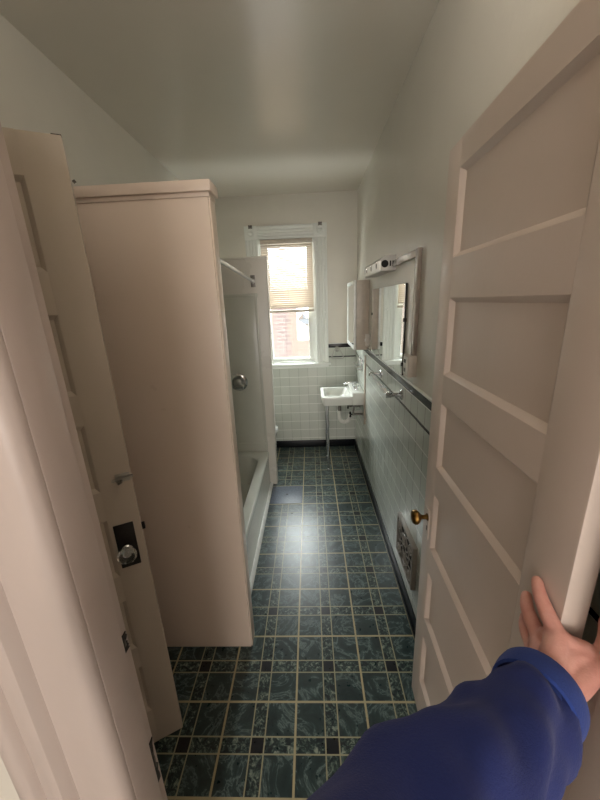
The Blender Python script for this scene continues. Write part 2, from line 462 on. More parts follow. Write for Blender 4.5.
s = MB().box(.004, .045, -.004, .001, 1.188, 1.216, .001).tube([(-.006, -.008, 1.205), (.056, -.008, 1.198)], .0045, 10)
bolt = child(s, 'slide_bolt', M['steel'], d2)
child(MB().tube([(.028, -.008, 1.202), (.030, -.012, 1.190), (.040, -.013, 1.186)], .0035, 8), 'bolt_catch', M['dull_metal'], d2)
child(MB().box(-.010, .001, .010, .024, .990, 1.012, .002), 'latch_bolt', M['iron'], d2)
child(MB().box(.0, .022, .002, .016, 2.1275, 2.1305, .0008), 'top_latch', M['iron'], d2)
child(MB().tube([(-.004, .008, 2.030), (-.010, .008, 2.034)], .004, 8), 'eye_screw', M['dull_metal'], d2)

# ------------------------------------------------------------------ partitions around the bathtub
TZ = .362
NP0, NP1, FP0, FP1, PX = .245, .320, 1.867, 1.955, -.242
def SH(k):
    # these panels stand a touch out of plumb
    return Matrix(((1, 0, k, 0), (0, 1, 0, 0), (0, 0, 1, 0), (0, 0, 0, 1)))
b = MB().box(LW, PX, NP0, NP1, .012, 2.083, .004)
b.box(LW, PX-.004, NP0+.006, NP1-.006, 0, .014)
b.box(PX-.002, PX+.004, NP0+.010, NP1+.001, .0, 2.083, .002)
b.box(LW, PX+.016, NP0-.016, NP1+.014, 2.090, 2.126, .006).box(LW, PX+.006, NP0-.005, NP1+.006, 2.076, 2.092, .003)
b.bm.transform(SH(.009))
struct(b, 'wall_partition_near', M['panel'], 'beige painted partition with moulded cap at the near end of the tub', 'partition')
b = MB().box(LW, -.264, FP0, FP1, 0, 2.072, .004).box(LW, -.256, FP0-.006, FP1+.006, 2.068, 2.086, .004)
b.box(-.266, -.258, FP0+.006, FP1-.006, .0, 2.07, .002)
b.bm.transform(SH(.017))
struct(b, 'wall_partition_far', M['panel_white'], 'greyish white partition at the faucet end of the tub', 'partition')

# tub surround (moulded panels on three sides)
b = MB().box(LW+.014, -.33, FP0-.014, FP0, TZ+.001, 1.80, .006)
b.box(LW+.014, -.315, FP0-.018, FP0, 1.775, 1.80, .005).box(-.345, -.325, FP0-.020, FP0, TZ+.001, 1.80, .006)
b.box(LW+.014, -.33, FP0-.022, FP0, .44, .455, .004)
struct(b, 'trim_8', M['acrylic'], 'glossy shower surround panel carrying the valve at the far end of the tub', 'shower panel')
struct(MB().box(LW, LW+.014, NP1, FP0, TZ+.001, 1.80, .005), 'trim_9', M['acrylic'])
struct(MB().box(LW+.014, -.33, NP1, NP1+.014, TZ+.001, 1.80, .006), 'trim_10', M['acrylic'])

# bathtub
cx, cy, hx, hy = (LW+.014-.315)/2, (NP1+FP0)/2+.0, (-LW-.014-.315)/2, (FP0-NP1)/2-.002
L = []
L.append(rr(cx+.006, cy, hx-.014, hy-.002, .01, .0))
L.append(rr(cx+.006, cy, hx-.014, hy-.002, .01, TZ-.05))
L.append(rr(cx, cy, hx-.002, hy, .02, TZ-.04))
L.append(rr(cx, cy, hx, hy, .02, TZ-.012)); L.append(rr(cx, cy, hx-.006, hy-.004, .02, TZ-.002)); L.append(rr(cx, cy, hx-.014, hy-.01, .02, TZ))
ix, iy = hx-.075, hy-.085
L.append(rr(cx, cy, ix, iy, .13, TZ-.003)); L.append(rr(cx, cy, ix-.008, iy-.008, .13, TZ-.012))
L.append(rr(cx, cy, ix-.02, iy-.03, .12, TZ-.12)); L.append(rr(cx, cy, ix-.045, iy-.07, .11, .10)); L.append(rr(cx, cy, ix-.09, iy-.13, .09, .062))
L.append(rr(cx, cy, ix-.2, iy-.4, .03, .055))
t_ = empty('bathtub', (cx, cy, 0), 'white enamel bathtub between the two painted partitions', 'bathtub')
build(MB().loft(L), 'tub_body', M['enamel'], t_)
xa = Matrix.Translation((-.64, FP0-.128, .29)) @ Matrix.Rotation(PI/2, 4, 'X')
build(MB().lathe([(0, -.012), (.034, -.012), (.034, .002), (.028, .006), (0, .006)], xa), 'overflow_plate', M['dull_metal'], t_)
build(MB().lathe([(0, 0), (.03, 0), (.03, .004), (.02, .005), (0, .004)], Matrix.Translation((-.66, 1.50, .055))), 'drain', M['chrome'], t_)
b = MB().prism([(-.326, 0), (-.299, 0), (-.300, .008), (-.306, .018), (-.316, .025), (-.326, .027)], NP1+.005, FP0-.002, 'y')
struct(b, 'trim_7', M['white_gloss'], 'white quarter-round moulding where the tub apron meets the floor', 'moulding')

# tub spout, valve, shower head
v = empty('shower_valve', (-.540, FP0-.014, 1.048), 'round chrome shower valve on the faucet-end surround panel', 'shower valve')
ax_ = Matrix.Translation((-.540, FP0-.014, 1.048)) @ Matrix.Rotation(PI/2, 4, 'X')
build(MB().lathe([(0, -.001), (.080, -.001), (.080, .004), (.074, .010), (.058, .015), (.054, .011), (.0, .011)], ax_, n=40), 'escutcheon', M['chrome'], v)
build(MB().lathe([(.0, .010), (.046, .010), (.042, .030), (.032, .040), (.02, .042), (0, .042)], ax_, n=10), 'valve_handle', M['steel'], v)
build(MB().tube([(-.540, FP0-.050, 1.041), (-.500, FP0-.062, 1.024), (-.488, FP0-.062, 1.020)], [.011, .009, .006], 10), 'lever', M['steel'], v)
s = empty('tub_spout', (-.63, FP0-.014, .55), 'chrome tub spout below the shower valve', 'tub spout')
build(MB().tube([(-.63, FP0-.013, .56), (-.63, FP0-.09, .558), (-.63, FP0-.125, .545), (-.63, FP0-.132, .52)], [.024, .024, .022, .019], 14), 'spout_body', M['chrome'], s)
build(MB().tube([(-.63, FP0-.115, .57), (-.63, FP0-.115, .592)], [.004, .006], 8), 'diverter_knob', M['chrome'], s)

# shower rod
r_ = empty('shower_rod', (-.346, (NP1+FP0)/2, 1.897), 'straight chrome shower curtain rod above the tub rim', 'shower rod')
build(MB().tube([(-.346, NP1+.004, 1.960), (-.346, FP0-.004, 1.897)], .0125, 16), 'rod', M['white_gloss'], r_)
for y0, y1, zr in ((FP0-.012, FP0+.0005, 1.897), (NP1-.0005, NP1+.012, 1.960)):
    build(MB().box(-.365, -.327, y0, y1, zr-.047, zr+.047, .004), 'end_bracket', M['dull_metal'], r_)
    yc = (y0+y1)/2; s_ = -1 if y0 > 1 else 1
    build(MB().tube([(-.346, yc, zr), (-.346, yc+s_*.028, zr)], .018, 16), 'end_cup', M['steel'], r_)

# ------------------------------------------------------------------ window
w = empty('window_1', (-.14, BW, WZ0), 'white wooden sash window in fluted casing with a view of brick', 'window'); w['kind'] = 'structure'
y0 = BW-.024
def fluted(x0, x1, z0, z1, vert=True):
    """casing board with three flutes"""
    prof = []; Wd = (x1-x0) if vert else (z1-z0)
    base = [(0, .0), (0, .020), (.008, .024), (.016, .024)]
    fl = []
    for k in range(3):
        c = Wd*(.27+.23*k); h = Wd*.085
        fl += [(c-h, .024), (c-h*.5, .0205), (c, .019), (c+h*.5, .0205), (c+h, .024)]
    prof = base+fl+[(Wd-.016, .024), (Wd-.008, .024), (Wd, .020), (Wd, 0)]
    b = MB()
    if vert: b.prism([(x0+a, BW-d) for a, d in prof], z0, z1, 'z')
    else: b.loft([[(xx, BW-d, z0+a) for a, d in prof] for xx in (x0, x1)], smooth=False)
    return b
CW = .132
build(fluted(WX0-CW, WX0, WZ0-.02, WZ1, True), 'side_casing', M['window_paint'], w)
build(fluted(WX1, WX1+CW, WZ0-.02, WZ1, True), 'side_casing', M['window_paint'], w)
build(fluted(WX0, WX1, WZ1, WZ1+.128, False), 'head_casing', M['window_paint'], w)
for xc in (WX0-CW/2, WX1+CW/2):
    rb = build(MB().box(xc-CW/2-.002, xc+CW/2+.002, BW-.032, BW, WZ1, WZ1+.130, .003), 'corner_block', M['window_paint'], w)
    build(MB().lathe([(.0, -.002), (.044, -.002), (.044, .004), (.038, .007), (.032, .003), (.020, .003), (.014, .009), (0, .011)],
          Matrix.Translation((xc, BW-.032, WZ1+.062)) @ Matrix.Rotation(PI/2, 4, 'X')), 'rosette', M['window_paint'], rb)
build(MB().box(WX0-CW-.02, WX1+CW+.022, BW-.055, BW+.02, WZ0-.030, WZ0-.004, .007), 'sill', M['window_paint'], w)
build(MB().box(WX0-CW, WX1+CW, BW-.020, BW, WZ0-.060, WZ0-.030, .004), 'apron', M['window_paint'], w)
b = MB().box(WX0-.002, WX0+.018, BW-.001, BW+.12, WZ0, WZ1).box(WX1-.018, WX1+.002, BW-.001, BW+.12, WZ0, WZ1).box(WX0, WX1, BW, BW+.12, WZ1-.018, WZ1+.002).box(WX0, WX1, BW, BW+.13, WZ0-.005, WZ0+.012)
b.box(WX0+.018, WX0+.030, BW+.004, BW+.022, WZ0, WZ1).box(WX1-.030, WX1-.018, BW+.004, BW+.022, WZ0, WZ1)
build(b, 'window_frame', M['window_paint'], w)
def sash(ys, z0, z1, sw, rb_, rt):
    a, c = WX0+.018, WX1-.018
    b = MB().box(a, a+sw, ys, ys+.034, z0, z1, .003).box(c-sw, c, ys, ys+.034, z0, z1, .003).box(a+sw-.002, c-sw+.002, ys, ys+.034, z0, z0+rb_, .003).box(a+sw-.002, c-sw+.002, ys, ys+.034, z1-rt, z1, .003)
    o = build(b, 'sash', M['window_paint'], w)
    build(MB().box(a+sw-.003, c-sw+.003, ys+.015, ys+.019, z0+rb_-.003, z1-rt+.003), 'pane', M['glass'], o)
sash(BW+.024, WZ0+.012, 1.715, .064, .042, .035)
sash(BW+.062, 1.685, WZ1-.018, .064, .035, .05)

# mini blind, lowered to about half height
bl = empty('window_blind', (-.135, BW-.005, 1.61), 'beige slatted mini blind lowered over the upper half of the window', 'window blind')
bx0, bx1 = WX0+.022, WX1-.018
yb = BW-.012
build(MB().box(bx0, bx1, yb-.014, yb+.014, 2.305, 2.347, .003), 'head_rail', M['rail'], bl)
b = MB(); z = 2.292; ns = 0
while z > 1.648:
    a = math.radians(61); hw = .0125
    lp = []
    for xx in (bx0+.002, bx1-.002):
        row = []
        for k in range(6):
            q = -1+2*k/5; cr = .0022*(1-q*q)
            row.append((xx, yb+q*hw*math.cos(a)-cr*math.sin(a), z+q*hw*math.sin(a)+cr*math.cos(a)))
        lp.append(row)
    b.loft(lp, False, False, closed=False); z -= .0215; ns += 1
build(b, 'slats', M['slat'], bl)
build(MB().box(bx0, bx1, yb-.013, yb+.013, 1.612, 1.637, .004), 'bottom_rail', M['rail'], bl)
for xx in (bx0+.09, (bx0+bx1)/2, bx1-.09):
    build(MB().tube([(xx, yb-.0155, 2.31), (xx, yb-.0155, 1.63)], .0009, 6), 'ladder_cord', M['rail'], bl)
build(MB().tube([(bx0+.075, yb-.022, 2.315), (bx0+.078, yb-.024, 1.86)], .0038, 8), 'tilt_wand', M['box_paint'], bl)
# curtain-rod brackets on the casing's upper corners
for xc, lab in ((WX0-CW/2-.0, 'small dark curtain bracket on the left upper corner of the window casing'), (WX1+CW/2, 'small dark curtain bracket on the right upper corner of the window casing')):
    o = build(MB().box(xc-.020, xc+.020, BW-.036, BW-.032, WZ1+.100, WZ1+.136, .001).box(xc-.016, xc-.006, BW-.066, BW-.034, WZ1+.112, WZ1+.132, .002).box(xc+.006, xc+.016, BW-.066, BW-.034, WZ1+.112, WZ1+.132, .002),
              'curtain_bracket', M['dull_metal'], None, (xc, BW-.032, WZ1+.1)); tag(o, lab, 'curtain bracket', 'curtain brackets on the window casing')
xk = WX1+CW*.72
o = build(MB().lathe([(0, -.001), (.011, -.001), (.010, .004), (.005, .006), (.005, .018), (.010, .021), (.011, .027), (0, .031)], Matrix.Translation((xk, BW-.024, 1.60)) @ Matrix.Rotation(PI/2, 4, 'X'), n=16), 'casing_knob', M['white_gloss'], None, (xk, BW-.024, 1.60))
tag(o, 'tiny round knob on the right side casing of the window', 'knob')

# brick building across the alley
g = empty('brick_building', (0, 5.6, -3.0), 'red brick building seen through the lower sash of the window', 'building')
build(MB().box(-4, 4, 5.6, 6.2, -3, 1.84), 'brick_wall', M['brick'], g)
build(MB().box(-4.05, 4.05, 5.52, 6.25, 1.84, 1.93, .01), 'coping', M['stone'], g)
ww = build(MB().box(-.08, .55, 5.57, 5.62, 1.30, 1.40, .01).box(-.02, .50, 5.585, 5.605, 1.40, 1.80, .005), 'window', M['stone'], g)
build(MB().box(.03, .45, 5.575, 5.59, 1.42, 1.76), 'pane', M['raceway'], ww)

# ------------------------------------------------------------------ sink
SX0, SX1, SY0, SY1, SZ = .201, RW-.008, 2.078, 2.50, .812
s = empty('sink', (SX1, (SY0+SY1)/2, 0), 'white wall-hung porcelain sink on chrome front legs in the far corner', 'sink')
cx, cy, hx, hy = (SX0+SX1)/2, (SY0+SY1)/2, (SX1-SX0)/2, (SY1-SY0)/2
L = [rr(cx+.015, cy, hx-.045, hy-.035, .03, SZ-.098), rr(cx+.004, cy, hx-.016, hy-.014, .035, SZ-.090), rr(cx, cy, hx-.002, hy-.002, .035, SZ-.030), rr(cx, cy, hx, hy, .035, SZ-.012),
     rr(cx, cy, hx-.003, hy-.003, .035, SZ-.002), rr(cx, cy, hx-.010, hy-.010, .032, SZ)]
bx, bhx = cx-.052, hx-.086
L += [rr(bx, cy, bhx, hy-.040, .05, SZ-.002), rr(bx, cy, bhx-.006, hy-.046, .05, SZ-.010), rr(bx, cy, bhx-.020, hy-.062, .05, SZ-.06), rr(bx, cy, bhx-.055, hy-.10, .04, SZ-.088), rr(bx, cy, .02, .02, .012, SZ-.094)]
mb = MB().loft(L)
mb.box(SX1-.118, SX1, SY0, SY1, SZ-.090, SZ+.036, .010, seg=3)          # raised back ledge
build(mb, 'basin', M['porcelain'], s)
build(MB().lathe([(0, 0), (.022, 0), (.022, .003), (.012, .004), (0, .003)], Matrix.Translation((bx, cy, SZ-.0955))), 'drain', M['chrome'], s)
for yy in (SY0+.055, SY1-.06):
    lg = build(MB().tube([(SX0+.062, yy, .020), (SX0+.062, yy, SZ-.085)], .0125, 16), 'leg', M['chrome'], s)
    build(MB().lathe([(0, 0), (.019, 0), (.019, .006), (.014, .024), (0, .024)], Matrix.Translation((SX0+.062, yy, 0)), n=18), 'foot', M['chrome'], lg)
fz = SZ+.036; fx = SX1-.062
fb = build(MB().box(fx-.022, fx+.022, cy-.105, cy+.105, fz-.002, fz+.014, .006).tube([(fx, cy, fz+.008), (fx-.015, cy, fz+.052), (fx-.065, cy, fz+.060), (fx-.112, cy, fz+.046), (fx-.118, cy, fz+.030)], [.017, .015, .012, .011, .010], 12), 'faucet', M['chrome'], s)
for sy in (-1, 1):
    hb = MB().lathe([(.0, 0), (.020, 0), (.017, .012), (.012, .022), (0, .022)], Matrix.Translation((fx, cy+sy*.085, fz+.010)), n=16)
    for k_ in range(4):
        a = k_*PI/2+.5
        hb.tube([(fx, cy+sy*.085, fz+.036), (fx+.030*math.cos(a), cy+sy*.085+.030*math.sin(a), fz+.040)], [.009, .006], 8)
    hb.lathe([(0, 0), (.012, 0), (.011, .012), (0, .016)], Matrix.Translation((fx, cy+sy*.085, fz+.030)), n=14)
    build(hb, 'tap_handle', M['chrome'], fb)
tx, tcy = .392, cy-.05
build(MB().lathe([(0, 0), (.030, 0), (.032, -.016), (.020, -.026), (.020, -.030), (0, -.03)], Matrix.Translation((tx, tcy, SZ-.092))).tube([(tx, tcy, SZ-.10), (tx, tcy, .585)], .017, 12), 'tailpiece', M['dull_metal'], s)
pts = [(tx, tcy, .612), (tx, tcy, .56)]
for k_ in range(0, 9):
    a = PI+k_*PI/8; pts.append((tx+.052+.052*math.cos(a), tcy, .545+.050*math.sin(a)))
pts += [(tx+.112, tcy, .575), (tx+.140, tcy, .592), (RW-.007, tcy, .598)]
tr = build(MB().tube(pts, .021, 14).tube([(tx, tcy, .622), (tx, tcy, .594)], .027, 14), 'trap', M['pvc'], s); tr['label'] = 'white plastic drain trap'
for k_, (yy, zz) in enumerate(((cy-.12, .60), (cy+.10, .62))):
    sv = MB().tube([(RW-.006, yy, zz), (RW-.11, yy, zz)], .010, 10).tube([(RW-.105, yy, zz-.01), (RW-.105, yy, zz+.03), (RW-.09, yy+.01, SZ-.08)], [.013, .009, .006], 10)
    sv.lathe([(0, 0), (.024, 0), (.022, .004), (0, .006)], Matrix.Translation((RW-.009, yy, zz)) @ Matrix.Rotation(-PI/2, 4, 'Y'), n=16)
    so = build(sv, 'supply_valve', M['dull_metal'], s)
    hv = MB()
    for j in range(5):
        a = j*2*PI/5
        hv.tube([(RW-.135, yy, zz), (RW-.137, yy+.030*math.cos(a), zz+.030*math.sin(a))], [.008, .010], 8)
    hv.tube([(RW-.10, yy, zz), (RW-.142, yy, zz)], .007, 8)
    build(hv, 'valve_wheel', M['iron'], so)

# ------------------------------------------------------------------ on the right wall
c = empty('medicine_cabinet', (RW, 2.33, 1.272), 'beige medicine cabinet with mirrored white-framed door above the sink', 'medicine cabinet')
K0, K1, KZ0, KZ1, KX = 1.955, 2.50, 1.282, 1.874, .520
build(MB().box(KX, RW, K0, K1, KZ0, KZ1, .004), 'cabinet_body', M['cabinet'], c)
fw = .034; x0, x1 = KX-.020, KX-.0008
b = MB().box(x0, x1, K0, K0+fw, KZ0, KZ1, .003).box(x0, x1, K1-fw, K1, KZ0, KZ1, .003).box(x0, x1, K0+fw-.001, K1-fw+.001, KZ0, KZ0+fw, .003).box(x0, x1, K0+fw-.001, K1-fw+.001, KZ1-fw, KZ1, .003)
dr = build(b, 'cabinet_door', M['white_gloss'], c)
build(MB().box(x0+.005, x1-.004, K0+fw-.002, K1-fw+.002, KZ0+fw-.002, KZ1-fw+.002), 'door_mirror', M['mirror'], dr)
o = empty('switch_box', (RW, 1.91, 1.32), 'small cream surface switch box beside the medicine cabinet', 'switch')
build(MB().box(RW-.035, RW, 1.885, 1.935, 1.32, 1.425, .004), 'box', M['box_paint'], o)
build(MB().box(RW-.043, RW-.033, 1.904, 1.916, 1.360, 1.385, .002), 'toggle', M['white_gloss'], o)

m_ = empty('wall_mirror', (RW, 1.32, 1.285), 'frameless rectangular wall mirror above the black tile band', 'mirror')
Y0, Y1, Z0, Z1 = .800, 1.735, 1.296, 1.787
build(MB().box(RW-.010, RW-.0005, Y0, Y1, Z0, Z1, .002), 'backing', M['iron'], m_)
build(MB().box(RW-.014, RW-.0095, Y0+.001, Y1-.001, Z0+.001, Z1-.001), 'mirror_glass', M['mirror'], m_)
for yy, zz in ((Y0-.003, 1.60), (Y1+.003, 1.60), (Y0-.003, 1.36)):
    build(MB().box(RW-.019, RW, yy-.008, yy+.008, zz-.010, zz+.010, .003), 'clip', M['iron'], m_)

l_ = empty('vanity_light', (RW, 1.51, 1.897), 'bare metal vanity light strip without bulbs above the mirror', 'light fixture')
A0, A1, LX, LZ0, LZ1 = 1.068, 1.67, .541, 1.872, 1.955
pr = [(RW, LZ0), (LX+.006, LZ0), (LX, LZ0+.007), (LX, LZ1-.022), (LX+.022, LZ1), (RW, LZ1+.004)]
build(MB().prism([(a, z_) for a, z_ in pr], A0, A1, 'y'), 'housing', M['steel'], l_)
for yy in (1.19, 1.37, 1.55):
    so = build(MB().lathe([(.018, 0), (.018, .004), (.014, .005), (.012, .002)], Matrix.Translation((LX+.001, yy, 1.910)) @ Matrix.Rotation(-PI/2, 4, 'Y'), n=20), 'socket', M['chrome'], l_)
    build(MB().lathe([(0, 0), (.012, 0), (.012, .0035), (0, .0035)], Matrix.Translation((LX, yy, 1.910)) @ Matrix.Rotation(-PI/2, 4, 'Y'), n=20), 'socket_hole', M['dark'], so)
ym = Matrix.Translation((LX+.024, A0+.001, 1.910)) @ Matrix.Rotation(PI/2, 4, 'X')
build(MB().lathe([(0, 0), (.021, 0), (.021, .003), (0, .004)], ym, n=20), 'end_hole', M['dark'], l_)
for xx in (LX+.056, LX+.072):
    build(MB().box(xx-.004, xx+.004, A0-.002, A0+.002, 1.896, 1.926), 'outlet_slot', M['dark'], l_)

q = empty('wire_raceway', (RW, .61, 1.44), 'painted metal wire raceway from the vanity light down to the outlet', 'wire raceway')
build(MB().box(RW-.019, RW, .592, A0, 1.893, 1.926, .003), 'horizontal_run', M['raceway'], q)
build(MB().box(RW-.020, RW, .588, .628, 1.435, 1.928, .003), 'vertical_run', M['raceway'], q)
u = empty('outlet_box', (RW, .62, 1.335), 'beige surface outlet box beside the wall mirror', 'outlet')
build(MB().box(RW-.042, RW, .575, .668, 1.335, 1.440, .004), 'box', M['box_paint'], u)
build(MB().box(RW-.046, RW-.041, .592, .654, 1.345, 1.432, .002), 'cover_plate', M['pvc'], u)
for zz in (1.366, 1.410):
    for yy in (.615, .631): build(MB().box(RW-.0475, RW-.045, yy-.003, yy+.003, zz-.009, zz+.009), 'slot', M['dark'], u)

t = empty('towel_bar', (RW, 1.06, 1.19), 'white towel bar on two chrome posts under the wall mirror', 'towel bar')
for yy in (.781, 1.347):
    p_ = MB().lathe([(0, -.001), (.030, -.001), (.030, .004), (.024, .010), (.012, .014), (.010, .056), (.016, .064), (.016, .086), (.010, .092), (0, .093)], Matrix.Translation((RW-.008, yy, 1.190)) @ Matrix.Rotation(-PI/2, 4, 'Y'), n=18)
    build(p_, 'post', M['chrome'], t)
build(MB().box(RW-.092, RW-.074, .772, 1.356, 1.182, 1.198, .003), 'bar', M['white_gloss'], t)

g2 = empty('towel_ring', (.41, BW-.010, 1.13), 'chrome trapezoid towel ring on the window wall above the sink', 'towel ring')
build(MB().lathe([(0, -.001), (.030, -.001), (.030, .004), (.020, .012), (.010, .016), (.009, .036), (.014, .040), (0, .046)], Matrix.Translation((.410, BW-.008, 1.19)) @ Matrix.Rotation(PI/2, 4, 'X'), n=18), 'mount', M['steel'], g2)
yr = BW-.044
build(MB().tube([(.400, yr, 1.190), (.372, yr, 1.180), (.345, yr+.004, 1.098), (.350, yr+.006, 1.086), (.476, yr+.006, 1.086), (.480, yr+.004, 1.098), (.448, yr, 1.180), (.420, yr, 1.190), (.400, yr, 1.190)], .0055, 10), 'ring', M['steel'], g2)

# small chrome holders above the sink
def holder(y, label):
    h_ = empty('wall_holder', (RW-.008, y, 1.09), label, 'bathroom holder')
    build(MB().box(RW-.016, RW-.007, y-.028, y+.028, 1.02, 1.15, .004), 'back_plate', M['chrome'], h_)
    a = MB(); pts = [(RW-.012, y-.026, 1.075)]
    for k_ in range(9):
        th = -PI/2+k_*PI/8; pts.append((RW-.045-.030*math.cos(th), y+.030*math.sin(th), 1.075))
    pts.append((RW-.012, y+.026, 1.075)); a.tube(pts, .004, 8)
    a.box(RW-.058, RW-.010, y-.020, y+.020, 1.036, 1.042, .002)
    build(a, 'holder_arm', M['steel'], h_)
holder(2.47, 'chrome tumbler holder on the tiled side wall, nearer the window corner')
holder(2.27, 'chrome tumbler holder on the tiled side wall, nearer the towel bar')
o = build(MB().box(RW-.020, RW-.007, 2.030, 2.062, .54, 1.215, .003), 'wall_batten', M['cabinet'], None, (RW-.008, 2.046, .54)); tag(o, 'narrow beige vertical strip on the tiled wall beside the sink', 'wall strip')

# heating vent grille low on the tiled wall
VY0, VY1, VZ0, VZ1 = .368, .680, .232, .496
vn = empty('wall_vent', (RW-.008, (VY0+VY1)/2, VZ0), 'ornate metal heating vent grille low on the tiled side wall', 'vent')
xv = RW-.007
fr = .016
b = MB()
for (a, c, d, e_) in ((VY0, VY1, VZ0, VZ0+fr), (VY0, VY1, VZ1-fr, VZ1), (VY0, VY0+fr, VZ0+fr-.002, VZ1-fr+.002), (VY1-fr, VY1, VZ0+fr-.002, VZ1-fr+.002)):
    b.box(xv-.026, xv+.002, a, c, d, e_, .005)
build(b, 'frame', M['vent'], vn)
build(MB().box(xv-.004, xv, VY0+fr-.003, VY1-fr+.003, VZ0+fr-.003, VZ1-fr+.003), 'duct', M['dark'], vn)
b = MB(); yc, zc = (VY0+VY1)/2, (VZ0+VZ1)/2; xg = xv-.021
hy_, hz_ = (VY1-VY0)/2-fr, (VZ1-VZ0)/2-fr
for k_ in range(12):
    a = k_*2*PI/12; R_ = min(hy_/max(abs(math.cos(a)), 1e-3), hz_/max(abs(math.sin(a)), 1e-3))
    n_p = 6
    b.tube([(xg, yc+math.cos(a+.22*math.sin(j/n_p*PI*2))*R_*j/n_p, zc+math.sin(a+.22*math.sin(j/n_p*PI*2))*R_*j/n_p) for j in range(1, n_p+1)], .0032, 6)
for R_ in (.028, .084):
    b.tube([(xg, yc+R_*math.cos(j*PI/16), zc+R_*math.sin(j*PI/16)) for j in range(33)], .003, 6)
for sy in (-1, 1):
    for sz in (-1, 1):
        y2, z2 = yc+sy*(hy_-.034), zc+sz*(hz_-.034)
        b.tube([(xg, y2+.026*math.cos(j*PI/8), z2+.026*math.sin(j*PI/8)) for j in range(17)], .0038, 6)
        b.tube([(xg, y2-.034, z2), (xg, y2+.034, z2)], .0034, 6); b.tube([(xg, y2, z2-.034), (xg, y2, z2+.034)], .0034, 6)
build(b, 'grille', M['vent'], vn)

# odd replacement tile let into the floor beside the tub
t = NT('blue_grey_vinyl'); co = t.coord()
t.set(t.ramp(t.noise(co, 60, 4, .7), [(.3, lin(58, 67, 82)), (.7, lin(92, 102, 116))]), .42)
o = build(MB().box(-.292, -.006, 1.530, 1.822, -.001, .0022, .0008).box(-.158, -.140, 1.668, 1.686, .0015, .0026, 0, M['dark']), 'floor_tile', t.m, None, (-.15, 1.676, 0)); tag(o, 'plain blue-grey replacement tile in the floor beside the tub', 'floor tile')

# ------------------------------------------------------------------ toilet behind the far partition
tl = empty('toilet', (-.62, 2.34, 0), 'white toilet mostly hidden behind the faucet-end partition', 'toilet')
def egg(cx, cy, a, bb, z, n=28): return [(cx+a*math.cos(k*2*PI/n)*(1.0 if math.cos(k*2*PI/n) > 0 else .8), cy+bb*math.sin(k*2*PI/n), z) for k in range(n)]
build(MB().loft([egg(-.62, 2.34, .23, .12, 0), egg(-.62, 2.34, .20, .10, .08), egg(-.60, 2.34, .22, .11, .2), egg(-.55, 2.34, .26, .17, .33), egg(-.54, 2.34, .27, .18, .375)]), 'bowl', M['porcelain'], tl)
build(MB().loft([egg(-.54, 2.34, .265, .182, .375), egg(-.54, 2.34, .272, .188, .385), egg(-.54, 2.34, .268, .184, .41), egg(-.54, 2.34, .24, .16, .415)]), 'seat_lid', M['white_gloss'], tl)
build(MB().box(LW+.01, -.83, 2.12, 2.56, .37, .74, .02), 'tank', M['porcelain'], tl)
build(MB().box(LW+.008, -.82, 2.11, 2.57, .74, .77, .012), 'tank_lid', M['porcelain'], tl)

# ------------------------------------------------------------------ person: left arm reaching to the door edge
pn = empty('person', (.10, -1.12, 1.36), 'left arm in a royal blue sleeve reaching out to grip the door edge', 'person')
def chain(mb, pts, rad, n=14, sub=4):
    """tapered limb through the joints with round ends"""
    P = [Vector(p) for p in pts]; Q = []; R_ = []
    for i in range(len(P)-1):
        p0, p1, p2, p3 = P[max(i-1, 0)], P[i], P[i+1], P[min(i+2, len(P)-1)]
        for k in range(sub):
            s = k/sub
            Q.append(.5*((2*p1)+(p2-p0)*s+(2*p0-5*p1+4*p2-p3)*s*s+(3*p1-p0-3*p2+p3)*s**3)); R_.append(rad[i]*(1-s)+rad[i+1]*s)
    Q.append(P[-1]); R_.append(rad[-1])
    d0 = (Q[0]-Q[1]).normalized(); d1_ = (Q[-1]-Q[-2]).normalized()
    r0, r1 = R_[0], R_[-1]
    pre = [(Q[0]+d0*r0*.95, r0*.3), (Q[0]+d0*r0*.6, r0*.8)]; post = [(Q[-1]+d1_*r1*.6, r1*.8), (Q[-1]+d1_*r1*.95, r1*.3)]
    allp = pre+list(zip(Q, R_))+post
    mb.tube([a for a, _ in allp], [c for _, c in allp], n)
mb = MB()
Wp = (.440, -.700, 1.137)
chain(mb, [(.225, -.830, 1.190), (.335, -.764, 1.165), Wp], [.044, .037, .028], 18)
# palm: overlapping metacarpal bars
mc = {'index': (.489, -.634, 1.194), 'middle': (.481, -.618, 1.160), 'ring': (.475, -.621, 1.132), 'little': (.470, -.637, 1.106)}
for k_, p_ in mc.items(): chain(mb, [Wp, tuple((Vector(Wp)+Vector(p_))/2+Vector((-.004, -.003, .002))), p_], [.023, .020, .015 if k_ != 'little' else .012], 14)
chain(mb, [mc['index'], mc['middle'], mc['ring'], mc['little']], [.0140, .0145, .0138, .012], 14)
fingers = {'index': [mc['index'], (.488, -.606, 1.211), (.489, -.587, 1.222), (.496, -.567, 1.231)],
           'middle': [mc['middle'], (.482, -.589, 1.169), (.486, -.568, 1.175), (.496, -.550, 1.180)],
           'ring': [mc['ring'], (.481, -.594, 1.130), (.485, -.574, 1.134), (.496, -.556, 1.138)],
           'little': [mc['little'], (.478, -.614, 1.101), (.484, -.598, 1.100), (.496, -.585, 1.100)]}
fr_ = {'index': [.0145, .0120, .0110, .0092], 'middle': [.0145, .0120, .0110, .0094], 'ring': [.0135, .0112, .0102, .0088], 'little': [.0120, .0100, .0088, .0076]}
for k_ in fingers: chain(mb, fingers[k_], fr_[k_], 14)
chain(mb, [(.455, -.692, 1.144), (.498, -.676, 1.158), (.540, -.659, 1.174), (.560, -.644, 1.190), (.568, -.628, 1.208)], [.024, .021, .0155, .0138, .0112], 14)
chain(mb, [mc['index'], (.503, -.643, 1.187), (.525, -.650, 1.180)], [.0135, .0125, .0135], 12)
